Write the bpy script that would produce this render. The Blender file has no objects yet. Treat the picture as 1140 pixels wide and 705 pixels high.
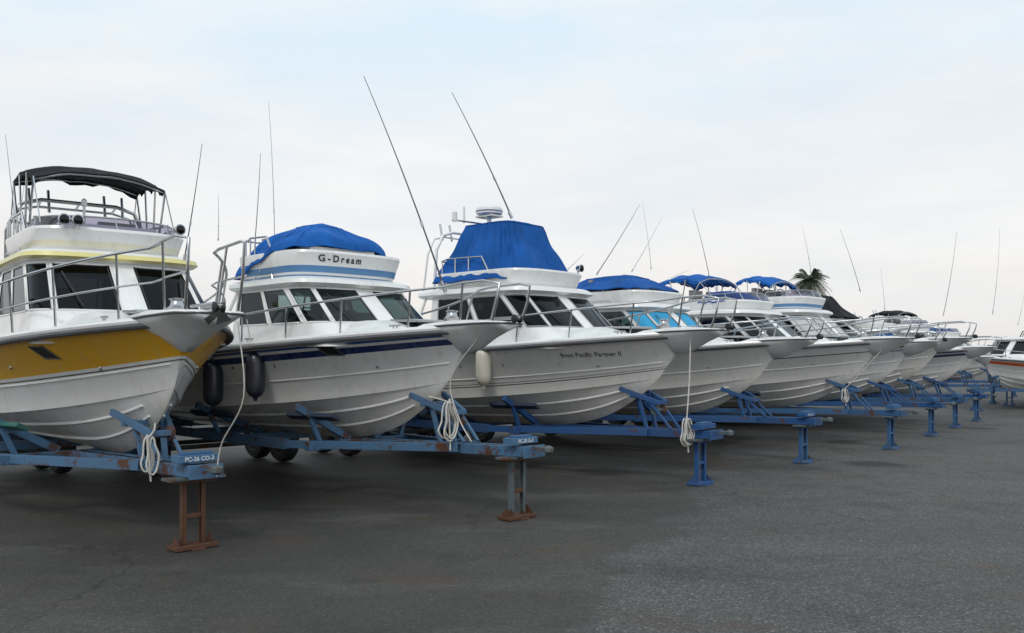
import bpy, bmesh, math, random
import numpy as np
from mathutils import Vector, Matrix, noise
from mathutils.bvhtree import BVHTree
random.seed(7)
R=math.radians
# ------------------------------------------------------------------ materials
def newmat(name):
    m=bpy.data.materials.new(name); m.use_nodes=True
    nt=m.node_tree; b=nt.nodes['Principled BSDF']; return m,nt,b
def N(nt,t,**k):
    n=nt.nodes.new(t)
    for a,v in k.items(): setattr(n,a,v)
    return n
def mixc(nt,fac,a,b,mode='MIX'):
    n=N(nt,'ShaderNodeMix',data_type='RGBA',blend_type=mode)
    for sock,val in ((n.inputs[0],fac),(n.inputs[6],a),(n.inputs[7],b)):
        if hasattr(val,'is_linked') or hasattr(val,'links'): nt.links.new(val,sock)
        elif isinstance(val,(int,float)): sock.default_value=val
        else: sock.default_value=(*val,1)
    return n.outputs[2]
def ramp(nt,fac,stops,interp='LINEAR'):
    r=N(nt,'ShaderNodeValToRGB'); cr=r.color_ramp; cr.interpolation=interp
    while len(cr.elements)<len(stops): cr.elements.new(.5)
    for e,(p,c) in zip(cr.elements,stops):
        e.position=p; e.color=(*c,1) if not isinstance(c,(int,float)) else (c,c,c,1)
    nt.links.new(fac,r.inputs[0]); return r.outputs[0]
def noise_n(nt,scale,detail=4,vec=None,rough=.6):
    n=N(nt,'ShaderNodeTexNoise'); n.inputs['Scale'].default_value=scale; n.inputs['Detail'].default_value=detail
    n.inputs['Roughness'].default_value=rough
    if vec is not None: nt.links.new(vec,n.inputs['Vector'])
    return n.outputs[0]
def math_n(nt,op,a,b2=None,c2=None):
    n=N(nt,'ShaderNodeMath',operation=op)
    for s,v in((n.inputs[0],a),(n.inputs[1],b2),(n.inputs[2],c2)):
        if v is None: continue
        if isinstance(v,(int,float)): s.default_value=v
        else: nt.links.new(v,s)
    return n.outputs[0]
def mapping(nt,src,scale):
    m=N(nt,'ShaderNodeMapping'); m.inputs['Scale'].default_value=scale; nt.links.new(src,m.inputs[0]); return m.outputs[0]
def bump(nt,b,h,strength,dist=.01):
    bn=N(nt,'ShaderNodeBump'); bn.inputs['Strength'].default_value=strength; bn.inputs['Distance'].default_value=dist
    nt.links.new(h,bn.inputs['Height']); nt.links.new(bn.outputs[0],b.inputs['Normal'])
def paint(name,col,rough=.35,dirt=.35,dcol=(.28,.25,.19),coat=.3,metal=0,scale=3.0,grime=False):
    m,nt,b=newmat(name)
    tc=N(nt,'ShaderNodeTexCoord').outputs['Object']
    f=noise_n(nt,1.0,4,mapping(nt,tc,(scale,scale,scale*.35)))
    f=ramp(nt,f,[(.5,0.0),(.8,dirt)])
    c=mixc(nt,f,col,dcol)
    if grime:
        s=ramp(nt,noise_n(nt,1.,5,mapping(nt,tc,(14,14,1.2)),.7),[(.56,0.),(.8,.35)])
        c=mixc(nt,s,c,(.36,.31,.23))
    nt.links.new(c,b.inputs['Base Color'])
    b.inputs['Roughness'].default_value=rough; b.inputs['Metallic'].default_value=metal
    b.inputs['Coat Weight'].default_value=coat; b.inputs['Coat Roughness'].default_value=.15
    return m
def cloth(name,col):
    m,nt,b=newmat(name)
    tc=N(nt,'ShaderNodeTexCoord').outputs['Object']
    f=noise_n(nt,2.2,4,tc)
    c=mixc(nt,ramp(nt,f,[(.3,0.),(.75,1.)]),tuple(x*.7 for x in col),tuple(min(1,x*1.2+.004) for x in col))
    nt.links.new(c,b.inputs['Base Color']); b.inputs['Roughness'].default_value=.8
    b.inputs['Specular IOR Level'].default_value=.25
    bump(nt,b,noise_n(nt,6,3,mapping(nt,tc,(1,1,.3))),.8,.05)
    return m
def hullmat(name,stops,rough=.25):
    m,nt,b=newmat(name)
    uv=N(nt,'ShaderNodeUVMap').outputs[0]
    sx=N(nt,'ShaderNodeSeparateXYZ'); nt.links.new(uv,sx.inputs[0])
    base=ramp(nt,sx.outputs[1],stops,'CONSTANT')
    tc=N(nt,'ShaderNodeTexCoord').outputs['Object']
    streak=ramp(nt,noise_n(nt,1.,6,mapping(nt,tc,(10,10,.5)),.65),[(.53,0.),(.8,.38)])
    c=mixc(nt,streak,base,(.40,.33,.23))
    low=ramp(nt,sx.outputs[1],[(.0,.55),(.2,.28),(.41,.10),(.6,0.)])  # keel grime, strengthened so the colour also carries underside shade
    lown=math_n(nt,'MULTIPLY',low,ramp(nt,noise_n(nt,2.5,5,tc),[(.3,.6),(.7,1.3)]))
    c2=mixc(nt,lown,c,(.38,.34,.25))
    blot=ramp(nt,noise_n(nt,1.6,4,tc),[(.5,0.),(.85,.15)])
    c3=mixc(nt,blot,c2,(.48,.45,.38))
    nt.links.new(c3,b.inputs['Base Color'])
    nt.links.new(ramp(nt,noise_n(nt,3,4,tc),[(.3,rough-.07),(.7,rough+.18)]),b.inputs['Roughness'])
    b.inputs['Coat Weight'].default_value=.35; b.inputs['Coat Roughness'].default_value=.10
    bump(nt,b,noise_n(nt,2.0,2,tc),.12,.02)
    return m
def glassmat(name,tint,gl=.04,refl=(.9,.95,1)):
    m,nt,b=newmat(name); nt.nodes.remove(b)
    out=[n for n in nt.nodes if n.type=='OUTPUT_MATERIAL'][0]
    t=N(nt,'ShaderNodeBsdfTransparent'); t.inputs[0].default_value=(*tint,1)
    g=N(nt,'ShaderNodeBsdfGlossy'); g.inputs['Roughness'].default_value=.03; g.inputs[0].default_value=(*refl,1)
    lw=N(nt,'ShaderNodeLayerWeight'); lw.inputs[0].default_value=.5
    f=math_n(nt,'POWER',lw.outputs['Facing'],5.0); f=math_n(nt,'MULTIPLY_ADD',f,.7,gl)
    mx=N(nt,'ShaderNodeMixShader'); nt.links.new(f,mx.inputs[0])
    nt.links.new(t.outputs[0],mx.inputs[1]); nt.links.new(g.outputs[0],mx.inputs[2]); nt.links.new(mx.outputs[0],out.inputs[0])
    return m
def rustpaint(name,col,amt,rust=(.13,.05,.022)):
    m,nt,b=newmat(name)
    tc=N(nt,'ShaderNodeTexCoord').outputs['Object']
    f=noise_n(nt,5,6,tc,.7)
    f1=ramp(nt,f,[(max(0,.62-amt),0.),(max(.02,.70-amt),1.)])
    r2=mixc(nt,noise_n(nt,25,3,tc),rust,(.05,.025,.015))
    fade=mixc(nt,ramp(nt,noise_n(nt,2,4,tc),[(.35,0.),(.7,.6)]),col,tuple(x*.5+.04 for x in col))
    nt.links.new(mixc(nt,f1,fade,r2),b.inputs['Base Color']); b.inputs['Roughness'].default_value=.6
    bump(nt,b,noise_n(nt,30,3,tc),.3,.005)
    return m
W=(.83,.83,.815)
M={}
M['white']=paint('gelcoat_white',W,.3,.28,grime=True)
M['deckw']=paint('deck_white',(.76,.77,.75),.5,.4)
M['cream']=paint('gelcoat_cream',(.78,.75,.58),.3,.3,grime=True)
M['pyellow']=paint('pale_yellow_trim',(.78,.69,.28),.35,.2)
M['ltblue']=paint('light_blue_trim',(.10,.25,.48),.35,.15)
M['navy']=paint('navy_trim',(.012,.03,.12),.3,.15)
M['steel']=paint('stainless_tube',(.52,.53,.54),.24,.15,(.3,.28,.24),0,1.0)
M['alu']=paint('window_frame',(.50,.51,.51),.35,.2,(.2,.2,.2),0,.8)
M['black']=paint('black_rubber',(.018,.018,.019),.55,.3,(.07,.065,.06),0)
M['tyre']=paint('tyre_rubber',(.022,.022,.023),.8,.6,(.09,.08,.07),0)
M['rubrail']=paint('rub_rail',(.07,.07,.075),.5,.3,(.3,.3,.3),0)
M['hub']=paint('wheel_hub',(.35,.36,.38),.5,.6,(.15,.07,.03),0,.4)
M['seat']=paint('seat_vinyl',(.30,.28,.25),.5,.3)
M['interior']=paint('interior_trim',(.06,.055,.05),.6,.3)
M['interior_l']=paint('interior_light',(.14,.13,.12),.6,.3)
M['cblue']=cloth('canvas_blue',(.007,.115,.43))
M['cblue2']=cloth('canvas_deep_blue',(.005,.09,.35))
M['cblack']=cloth('canvas_black',(.010,.011,.014))
M['cteal']=cloth('canvas_teal',(.05,.36,.62))
M['cwhite']=cloth('canvas_white',(.55,.56,.56))
M['glass']=glassmat('windshield_glass',(.085,.105,.115),.04)
M['glassd']=glassmat('tinted_glass',(.008,.010,.013),.022)
M['glassc']=glassmat('clear_glass',(.20,.29,.29),.04)
M['acry']=glassmat('smoked_acrylic',(.42,.39,.50),.04)
M['whip']=paint('antenna_white',(.40,.40,.40),.4,.2)
M['whipd']=paint('antenna_dark',(.07,.07,.075),.4,.2)
M['rope']=paint('rope_white',(.60,.58,.53),.8,.5,(.3,.27,.22),0,0,20)
M['fenderw']=paint('fender_white',(.68,.64,.54),.45,.5)
M['fenderb']=paint('fender_navy',(.012,.016,.035),.4,.2)
M['tr_lt']=rustpaint('trailer_faded_blue',(.06,.155,.28),.09)
M['tr_bl']=rustpaint('trailer_blue',(.012,.08,.24),.03)
M['tr_md']=rustpaint('trailer_mid_blue',(.028,.11,.25),.06)
M['rust']=rustpaint('rusted_steel',(.09,.12,.13),.12)
M['rusty']=rustpaint('rust_brown',(.12,.07,.05),.35)
M['wood']=paint('bunk_green',(.02,.13,.11),.7,.5,(.08,.08,.07),0)
M['pad']=paint('bunk_carpet',(.03,.045,.08),.9,.5,(.08,.08,.07),0)
M['letter']=paint('letter_white',(.75,.76,.76),.5,.2)
M['letterk']=paint('letter_black',(.03,.03,.035),.4,.05)

# ------------------------------------------------------------------ mesh builder
class MB:
    def __init__(s): s.v=[];s.f=[];s.m=[];s.slots=[]
    def mi(s,k):
        if k not in s.slots: s.slots.append(k)
        return s.slots.index(k)
    def add(s,vs,fs,mat):
        o=len(s.v); s.v+= [tuple(v) for v in vs]; k=s.mi(mat) if isinstance(mat,str) else None
        for i,f in enumerate(fs):
            s.f.append([o+j for j in f]); s.m.append(k if k is not None else s.mi(mat[i]))
        return o
    def box(s,c,sz,mat,rot=None):
        h=[x/2 for x in sz]; vs=[]
        for a in(-1,1):
            for b in(-1,1):
                for d in(-1,1):
                    v=Vector((a*h[0],b*h[1],d*h[2]))
                    if rot is not None: v=rot@v
                    vs.append(v+Vector(c))
        s.add(vs,[(0,1,3,2),(4,6,7,5),(0,4,5,1),(2,3,7,6),(0,2,6,4),(1,5,7,3)],mat)
    def beam(s,p0,p1,w,h,mat,up=(0,0,1)):
        p0=Vector(p0);p1=Vector(p1);d=p1-p0;L=d.length;x=d.normalized();u=Vector(up)
        y=u.cross(x)
        if y.length<1e-4: y=Vector((0,1,0)).cross(x)
        y.normalize(); z=x.cross(y)
        s.box((p0+p1)/2,(L,w,h),mat,Matrix((x,y,z)).transposed())
    def channel(s,p0,p1,w,h,mat,side=1,t=.012,up=(0,0,1)):
        p0=Vector(p0);p1=Vector(p1);x=(p1-p0).normalized();u=Vector(up);y=u.cross(x).normalized();z=x.cross(y)
        s.beam(p0,p1,t,h,mat,up)
        for k in(-1,1):
            o=z*(k*(h/2-t/2))+y*(side*(w/2+t/2+.0005))
            s.beam(p0+o,p1+o,w,t,mat,up)
    def tube(s,pts,r,mat,n=8,closed=False,radii=None):
        P=[Vector(p) for p in pts]; k=len(P)
        T=[]
        for i in range(k):
            a=P[i-1] if(i>0 or closed) else P[i]; b=P[(i+1)%k] if(i<k-1 or closed) else P[i]
            d=(b-a); T.append(d.normalized() if d.length>1e-9 else Vector((0,0,1)))
        nrm=T[0].orthogonal().normalized(); vs=[]
        for i in range(k):
            nrm=(nrm-T[i]*nrm.dot(T[i])); nrm.normalize(); bn=T[i].cross(nrm)
            rr=radii[i] if radii else r
            for j in range(n):
                a=2*math.pi*j/n; vs.append(P[i]+(nrm*math.cos(a)+bn*math.sin(a))*rr)
        fs=[]
        for i in range(k if closed else k-1):
            for j in range(n):
                a=i*n+j;b=i*n+(j+1)%n;c=((i+1)%k)*n+(j+1)%n;d=((i+1)%k)*n+j; fs.append((a,b,c,d))
        if not closed:
            fs.append(tuple(range(n-1,-1,-1))); fs.append(tuple((k-1)*n+j for j in range(n)))
        s.add(vs,fs,mat)
    def loft(s,rings,mats,cap0=False,cap1=False,closed=True):
        n=len(rings[0]); vs=[p for r in rings for p in r]; fs=[];mm=[]
        if isinstance(mats,str): mats=[mats]*(len(rings)-1)
        for i in range(len(rings)-1):
            for j in range(n if closed else n-1):
                fs.append((i*n+j,i*n+(j+1)%n,(i+1)*n+(j+1)%n,(i+1)*n+j)); mm.append(mats[i])
        if cap0: fs.append(tuple(range(n-1,-1,-1))); mm.append(mats[0])
        if cap1: fs.append(tuple((len(rings)-1)*n+j for j in range(n))); mm.append(mats[-1])
        s.add(vs,fs,mm)
    def lathe(s,c,axis,prof,mat,n=20):
        ax=Vector(axis).normalized(); u=ax.orthogonal().normalized(); w=ax.cross(u); c=Vector(c)
        rings=[[c+ax*h+(u*math.cos(2*math.pi*j/n)+w*math.sin(2*math.pi*j/n))*max(r,1e-4) for j in range(n)] for r,h in prof]
        s.loft(rings,mat,True,True)
    def build(s,name,parent=None,smooth=35,bev=0,recalc=True):
        me=bpy.data.meshes.new(name); me.from_pydata([tuple(v) for v in s.v],[],s.f)
        for k in s.slots: me.materials.append(M[k])
        me.polygons.foreach_set('material_index',s.m); me.update()
        if recalc:
            bm=bmesh.new(); bm.from_mesh(me); bmesh.ops.recalc_face_normals(bm,faces=bm.faces); bm.to_mesh(me); bm.free()
        if smooth:
            me.polygons.foreach_set('use_smooth',[True]*len(me.polygons)); me.set_sharp_from_angle(angle=R(smooth))
        ob=bpy.data.objects.new(name,me); bpy.context.collection.objects.link(ob)
        if parent: ob.parent=parent
        if bev:
            b=ob.modifiers.new('bevel','BEVEL'); b.width=bev; b.segments=2; b.limit_method='ANGLE'
        return ob
def empty(name,loc,rz=0):
    e=bpy.data.objects.new(name,None); bpy.context.collection.objects.link(e); e.location=loc; e.rotation_euler=(0,0,rz); e.empty_display_size=.3; return e
def herm(xs,ys,x):
    xs=list(xs);ys=list(ys)
    if x<=xs[0]: return ys[0]
    if x>=xs[-1]: return ys[-1]
    i=max(j for j in range(len(xs)-1) if xs[j]<=x)
    def sl(k):
        if k==0: return (ys[1]-ys[0])/(xs[1]-xs[0])
        if k==len(xs)-1: return (ys[-1]-ys[-2])/(xs[-1]-xs[-2])
        return (ys[k+1]-ys[k-1])/(xs[k+1]-xs[k-1])
    h=xs[i+1]-xs[i];t=(x-xs[i])/h
    return (2*t**3-3*t*t+1)*ys[i]+(t**3-2*t*t+t)*h*sl(i)+(-2*t**3+3*t*t)*ys[i+1]+(t**3-t*t)*h*sl(i+1)
lerp=lambda a,b,t:a+(b-a)*t
def sstep(a,b,x):
    t=min(1,max(0,(x-a)/(b-a))); return t*t*(3-2*t)
def text_pts(txt,size,bold=0,shear=0,space=1):
    cu=bpy.data.curves.new('t','FONT'); cu.body=txt; cu.size=size; cu.offset=bold; cu.shear=shear; cu.resolution_u=3; cu.space_character=space
    ob=bpy.data.objects.new('t',cu); bpy.context.collection.objects.link(ob)
    bpy.context.view_layer.update()
    me=ob.evaluated_get(bpy.context.evaluated_depsgraph_get()).to_mesh()
    bm=bmesh.new(); bm.from_mesh(me); bmesh.ops.triangulate(bm,faces=bm.faces)
    vs=[v.co.copy() for v in bm.verts]; fs=[[v.index for v in f.verts] for f in bm.faces]
    bm.free(); bpy.data.objects.remove(ob); return vs,fs
def outline(xf,xb,w,dx=.5,e=.65,z=0,n=14,m=6):
    half=[]
    for i in range(n+1):
        ph=math.pi/2*i/n; c=max(0,math.cos(ph)); s_=math.sin(ph)
        half.append((xf-dx*(1-c**e),w*s_**e))
    for i in range(1,m+1):
        t=i/m; half.append((lerp(xf-dx,xb,t),w))
    ring=[(x,-y,z) for x,y in reversed(half)]+[(x,y,z) for x,y in half[1:]]
    return [Vector(p) for p in ring]

# ------------------------------------------------------------------ boat
ANG=R(-43.0); DX=math.cos(ANG); DY=math.sin(ANG)
def boat(name,pos,P):
    B=P.get('B',1.27); L=P.get('L',7.5); rz=P.get('rz',ANG)
    root=empty(name,(pos[0],pos[1],P.get('z',0)),rz)
    sc=P.get('sc',1.0); root.scale=(sc,sc,sc)
    inv=(Matrix.Translation(root.location)@Matrix.Rotation(rz,4,'Z')@Matrix.Scale(sc,4)).inverted()
    n=46; rows=[];ws=None; sheer=[]; strake=[[],[],[]]
    zst=P.get('zst',1.60); zb=P.get('zb',1.93)
    for i in range(n+1):
        u=i/n; t=1-(1-u)**1.6
        xs=lerp(-L,-.45,t); xc=lerp(-L,-.92,t)
        f=max(0,t-.35)/.65; bs=.10+(B-.10)*(max(0,1-f**2.6))**.88; bs*=lerp(.95,1,min(1,t*3))
        f2=max(0,t-.18)/.82; bc=(B-.16)*(max(0,1-f2**2.0))**1.05
        zs=zst+(zb-zst)*t**1.5; zc=.96+.39*t**3
        zk=herm([.92,1.1,1.35,1.65,2.0,2.5,3.2,5,8.2],[1.35,1.19,1.03,.87,.75,.66,.63,.62,.62],-xc)
        zk=min(zk,zc)
        half=[];w_=[]
        for j in range(7):
            v=j/6; half.append((xc,bc*v,zk+(zc-zk)*v**1.12)); w_.append(.4*v)
        bc2=bc+.05*(1-t**5)
        p=1+.75*t
        for j in range(0,13):
            v=j/12; half.append((lerp(xc,xs,v),bc2+(bs-bc2)*v**p,lerp(zc,zs,v))); w_.append(.4+.6*v)
        row=[(x,-y,z) for x,y,z in reversed(half)]+half[1:]
        ws=list(reversed(w_))+w_[1:]
        rows.append(row); sheer.append((xs,bs,zs))
        for q,v in enumerate((.38,.72)):
            strake[q].append((xc,bc*v,zk+(zc-zk)*v**1.12-.006))
        v=.38; strake[2].append((lerp(xc,xs,v),bc2+(bs-bc2)*v**p+.003,lerp(zc,zs,v)))
    me=bpy.data.meshes.new('hull'); m=len(rows[0])
    vs=[p for r in rows for p in r]; fs=[]
    for i in range(n):
        for j in range(m-1): fs.append((i*m+j,i*m+j+1,(i+1)*m+j+1,(i+1)*m+j))
    fs.append(tuple(range(m)))
    for j in range(m//2):
        a=n*m+j;b=n*m+j+1;c=n*m+m-2-j;d=n*m+m-1-j
        if j<12: fs.append((a,b,c,d))
    me.from_pydata(vs,[],fs); uvl=me.uv_layers.new(name='UVMap')
    for li,l in enumerate(me.loops): 
        vi=l.vertex_index; uvl.data[li].uv=(vs[vi][0]*.1+1,ws[vi%m])
    bm=bmesh.new(); bm.from_mesh(me); bmesh.ops.remove_doubles(bm,verts=bm.verts,dist=.0006); bmesh.ops.recalc_face_normals(bm,faces=bm.faces); bm.to_mesh(me); bm.free()
    me.polygons.foreach_set('use_smooth',[True]*len(me.polygons)); me.set_sharp_from_angle(angle=R(22))
    me.materials.append(P['hull'])
    hull=bpy.data.objects.new('hull',me); bpy.context.collection.objects.link(hull); hull.parent=root
    bvh=BVHTree.FromPolygons([v.co for v in me.vertices],[tuple(p.vertices) for p in me.polygons])
    def onhull(x,z,side=-1,off=.004):
        h=bvh.ray_cast(Vector((x,side*4,z)),Vector((0,-side,0)))
        return Vector((x,h[0].y+side*off,z)) if h[0] else Vector((x,side*1.2,z))
    S=lambda x:herm([s[0] for s in sheer],[s[1] for s in sheer],x)
    SZ=lambda x:herm([s[0] for s in sheer],[s[2] for s in sheer],x)
    # deck
    d=MB(); k=14; dv=[]
    for (x,b,z) in sheer:
        for j in range(k+1):
            q=j/k*2-1; y=q*(b-.004)
            tr=.17*sstep(-.95,-1.75,x)*(1-sstep(.55,.85,abs(y)/max(.3,b)))*(1 if x>-4.4 else 0)
            dv.append((x,y,z-.01+.05*(1-q*q)*min(1,b)+tr-(0.45*sstep(-4.5,-4.6,x) if abs(q)<.9 else 0)))
    df=[(i*(k+1)+j,(i+1)*(k+1)+j,(i+1)*(k+1)+j+1,i*(k+1)+j+1) for i in range(n) for j in range(k)]
    d.add(dv,df,'deckw')
    hx=-1.40; d.loft([[Vector((hx+a*.2,b*.22,zz)) for a,b in((-1,-1),(1,-1),(1,1),(-1,1))] for zz in (SZ(hx)+.02,SZ(hx)+.165,)],'glassd',False,True)
    d.tube([(hx-.21,-.23,SZ(hx)+.165),(hx+.21,-.23,SZ(hx)+.155),(hx+.21,.23,SZ(hx)+.155),(hx-.21,.23,SZ(hx)+.165)],.018,'alu',6,True)
    d.build('deck',root,30)
    # rub rail, strakes
    t=MB()
    for sg in(-1,1):
        t.tube([(x,sg*(b+.008),z-.035) for x,b,z in sheer],.026,P.get('rub','rubrail'),8)
        t.tube([(x,sg*(b-.02),z+.012) for x,b,z in sheer],.03,'white',8)
        for q in range(3):
            pts=[(x,sg*y,z) for x,y,z in strake[q]][2:-(9 if q<2 else 3)]
            t.tube(pts,.014 if q<2 else .008,'white',6)
        for (px_,pz,pw,ph) in P.get('ports',[(-2.15,1.66,.24,.11)]):
            c=[(px_-pw/2-.04,pz+ph/2),(px_+pw/2-.04,pz+ph/2),(px_+pw/2+.03,pz-ph/2),(px_-pw/2+.03,pz-ph/2)]
            pts=[onhull(a,b,sg,.006) for a,b in c]
            t.add(pts,[(0,1,2,3)],'black'); t.tube(pts,.009,'rubrail',6,True)
        for cx in(-1.2,-3.2):
            y=sg*(S(cx)-.09);z=SZ(cx)+.04
            t.tube([(cx-.09,y,z+.04),(cx+.09,y,z+.04)],.012,'steel',6)
            t.tube([(cx-.03,y,z-.03),(cx-.03,y,z+.04)],.01,'steel',6);t.tube([(cx+.03,y,z-.03),(cx+.03,y,z+.04)],.01,'steel',6)
        for (vx,vz) in ((-2.9,1.52),(-3.6,1.50),(-1.6,1.52)):
            p=onhull(vx,vz,sg,0); t.lathe(p,(0,sg,0),[(.022,-.005),(.022,.006),(.012,.01),(.004,.004)],'steel',10)
    t.build('trim',root,40)
    # pulpit beak
    pu=MB(); rings=[]; pw_=P.get('pulw',1.0)
    for (x,w,zt,th) in [(-1.25,.34,zb-.02,.05),(-.95,.335,zb+.035,.22),(-.6,.31,zb+.05,.30),(-.4,.285,zb+.055,.25),(-.2,.27,zb+.06,.15),(-.06,.25,zb+.062,.095),(0,.20,zb+.06,.08),(.02,.12,zb+.055,.05)]:
        r=[]; w*=pw_
        for (a,b) in [(-1,0),(-.985,.12),(-.93,.24),(-.5,.62),(-.12,1),(.12,1),(.5,.62),(.93,.24),(.985,.12),(1,0),(.95,-.12),(.5,-.17),(0,-.19),(-.5,-.17),(-.95,-.12)]:
            r.append(Vector((x,a*w,zt-.02-b*th)))
        rings.append(r)
    pu.loft(rings,'white',True,True)
    e_=[(x,w*pw_+.004,zt-.03) for (x,w,zt) in [(-.9,.334,zb+.035),(-.6,.31,zb+.05),(-.4,.285,zb+.055),(-.2,.27,zb+.06),(-.06,.25,zb+.062),(.004,.19,zb+.06)]]
    pu.tube([(x,-y,z) for x,y,z in e_]+[(.026,0,zb+.035)]+[(x,y,z) for x,y,z in reversed(e_)],.011,'rubrail',6)
    pu.box((-.02,0,zb+.085),(.34,.07,.03),'steel'); pu.lathe((.12,-.05,zb+.075),(0,1,0),[(.02,0),(.045,.01),(.03,.05),(.045,.09),(.02,.1)],'black',12)
    pu.lathe((-.85,0,zb+.06),(0,0,1),[(.09,-.03),(.09,.05),(.06,.07),(.05,.11),(.075,.13),(.02,.14)],'steel',16)
    if P.get('anchor'):
        pu.tube([(-.5,0,zb+.11),(.05,0,zb+.11),(.14,0,zb+.05)],.014,'steel',6)
        for sy in(-1,1): pu.add([(.14,0,zb+.07),(.10,sy*.11,zb-.02),(-.02,sy*.03,zb-.06),(.09,0,zb+.0)],[(0,1,3),(1,2,3)],'steel')
    pu.build('bow_pulpit',root,45)
    # bow rail
    rl=MB(); rh=P.get('rail',.42); rlen=P.get('raillen',3.9)
    for sg in(-1,1):
        top=[];mid=[]
        K=26
        for i in range(K+1):
            q=i/K; x=lerp(.06,-rlen,q)
            y=max(.20,(S(min(x,-.46))-.07)) if x<-.45 else .22
            y=lerp(.22,y,sstep(-.2,-.9,x))
            zz=SZ(min(x,-.45)); h=rh*(1-.25*q); lean=.05*(1-q)
            if q>.93: h*= 1-((q-.93)/.07)**2*.95
            top.append((x,sg*(y+lean),zz+.04+h)); 
            if q<.95: mid.append((x,sg*(y+lean*.5),zz+.04+h*.5))
        top=[(-.02,sg*.21,zb+.06),(.06,sg*.22,zb+.05+rh*.5)]+[(.09,sg*.22,zb+.05+rh-.05)]+top[1:]
        rl.tube(top,P.get('railr',.0135),'steel',8)
        if P.get('midrail'): rl.tube(mid,.009,'steel',6)
        for i in P.get('stan',(3,7,12,17,22)):
            a=top[i+2]; y0=abs(a[1])-.05; bb=(a[0]-.10,sg*max(.16,(y0)),SZ(min(a[0],-.45))+.01); rl.tube([bb,a],.0115,'steel',6)
            rl.lathe(bb,(0,0,1),[(.032,0),(.032,.015),(.015,.03)],'steel',8)
    rl.build('bow_rail',root,60)
    # ---- cabin
    cb=MB(); z0=1.74; z1=P.get('ztop',2.58); sh=P.get('shift',0)
    xf0=P.get('xf0',-1.62)+sh;xf1=P.get('xf1',-2.48)+sh;xb=P.get('xb',-4.3)+sh;wb0=P.get('wc',.95);wb1=wb0-.11
    def wall(a,h):
        sg=1 if a>=0 else -1; a=abs(a); xf=lerp(xf0,xf1,h); w=lerp(wb0,wb1,h); dx=.5;e=.62
        if a<.5:
            ph=math.pi/2*a/.5; return Vector((xf-dx*(1-max(0,math.cos(ph))**e),sg*w*math.sin(ph)**e,lerp(z0,z1,h)))
        q=(a-.5)/.5; return Vector((lerp(xf-dx,xb,q),sg*w,lerp(z0,z1,h)))
    wins=P.get('wins',[(.012,.235),(.26,.46),(.49,.70),(.725,.95)])
    ab=sorted(set([0,1]+[x for w in wins for x in w])); aa=[]
    for i in range(len(ab)-1):
        c=max(1,int((ab[i+1]-ab[i])/.03)); aa+= [lerp(ab[i],ab[i+1],j/c) for j in range(c)]
    aa.append(1)
    hh=[0,.15,.38,.6,.78,.95,1.0]
    gl=P.get('glass','glass')
    for sg in(-1,1):
        vs=[wall(sg*a if a>0 else sg*1e-6,h) for a in aa for h in hh]; fs=[];mm=[]; nh=len(hh)
        for i in range(len(aa)-1):
            am=(aa[i]+aa[i+1])/2
            for j in range(nh-1):
                hm=(hh[j]+hh[j+1])/2
                iw=.38<hm<.95 and any(a<am<b for a,b in wins)
                mm.append((P.get('frontcover') if (P.get('frontcover') and am<.47) else gl) if iw else P.get('cabc','white'))
                f=(i*nh+j,(i+1)*nh+j,(i+1)*nh+j+1,i*nh+j+1); fs.append(f if sg>0 else f[::-1])
        cb.add(vs,fs,mm)
        for a,b in wins:
            K=max(3,int((b-a)/.02)); lo=[wall(sg*lerp(a,b,i/K),.38) for i in range(K+1)]; hi=[wall(sg*lerp(a,b,i/K),.95) for i in range(K+1)]
            cb.tube(lo+hi[::-1],.012,P.get('wframe','alu'),6,True)
            K2=[wall(sg*lerp(a+.006,b-.006,i/K),.395) for i in range(K+1)]+[wall(sg*lerp(a+.006,b-.006,i/K),.935) for i in range(K,-1,-1)]
            cb.tube(K2,.007,'black',5,True)
    ww=wb1
    cb.box((xb,-ww*.65,(z0+z1)/2),(.03,ww*.68,z1-z0-.03),'interior_l'); cb.box((xb,ww*.65,(z0+z1)/2),(.03,ww*.68,z1-z0-.03),'interior_l')
    for yy in(-.35,.4):
        a0=wall(.12*(1 if yy>0 else -1),.40);a1=wall(.19*(1 if yy>0 else -1),.82); off=Vector((.03,0,.02))
        cb.tube([a0+off,a1+off],.007,'black',5)
    o=sh; zs_=min(0,z1-2.58)
    cb.box((-2.65+o,.0,1.98+zs_*.5),(.35,1.4,.16),'interior'); cb.box((-3.3+o,-.42,2.0),(.45,.45,.4),'seat'); cb.box((-3.52+o,-.42,2.22+zs_),(.1,.45,.30),'seat')
    cb.box((-3.3+o,.42,2.0),(.45,.45,.4),'seat'); cb.box((-3.52+o,.42,2.22+zs_),(.1,.45,.30),'seat')
    cb.tube([(-2.95+o+.03*math.cos(a),-.42+.17*math.cos(a),2.15+zs_+.15*math.sin(a)) for a in [i*math.pi/8 for i in range(16)]],.013,'black',6,True)
    cb.build('cabin',root,28,recalc=False)
    # ---- roof
    rf=MB(); xr=P.get('roofback',-4.75)+sh; rc=P.get('roofc','white')
    def ring(xf,xbk,w,z,dx=.5,e=.62): return outline(xf,xbk,w,dx,e,z)
    f1=xf1
    rf.loft([ring(f1-.05,xr,wb1-.02,z1-.02),ring(f1+.07,xr,wb1+.05,z1),ring(f1+.12,xr,wb1+.08,z1+.025),ring(f1+.10,xr,wb1+.07,z1+.07),ring(f1+.03,xr+.02,wb1+.02,z1+.105),ring(f1-.4,xr+.1,.45,z1+.12)],['white',rc,rc,'white','white'],True,True)
    for sg in(-1,1): rf.tube([(xr+.1,sg*(wb1),z1),(xr-.1,sg*1.1,1.62)],.022,'white',8)
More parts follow.
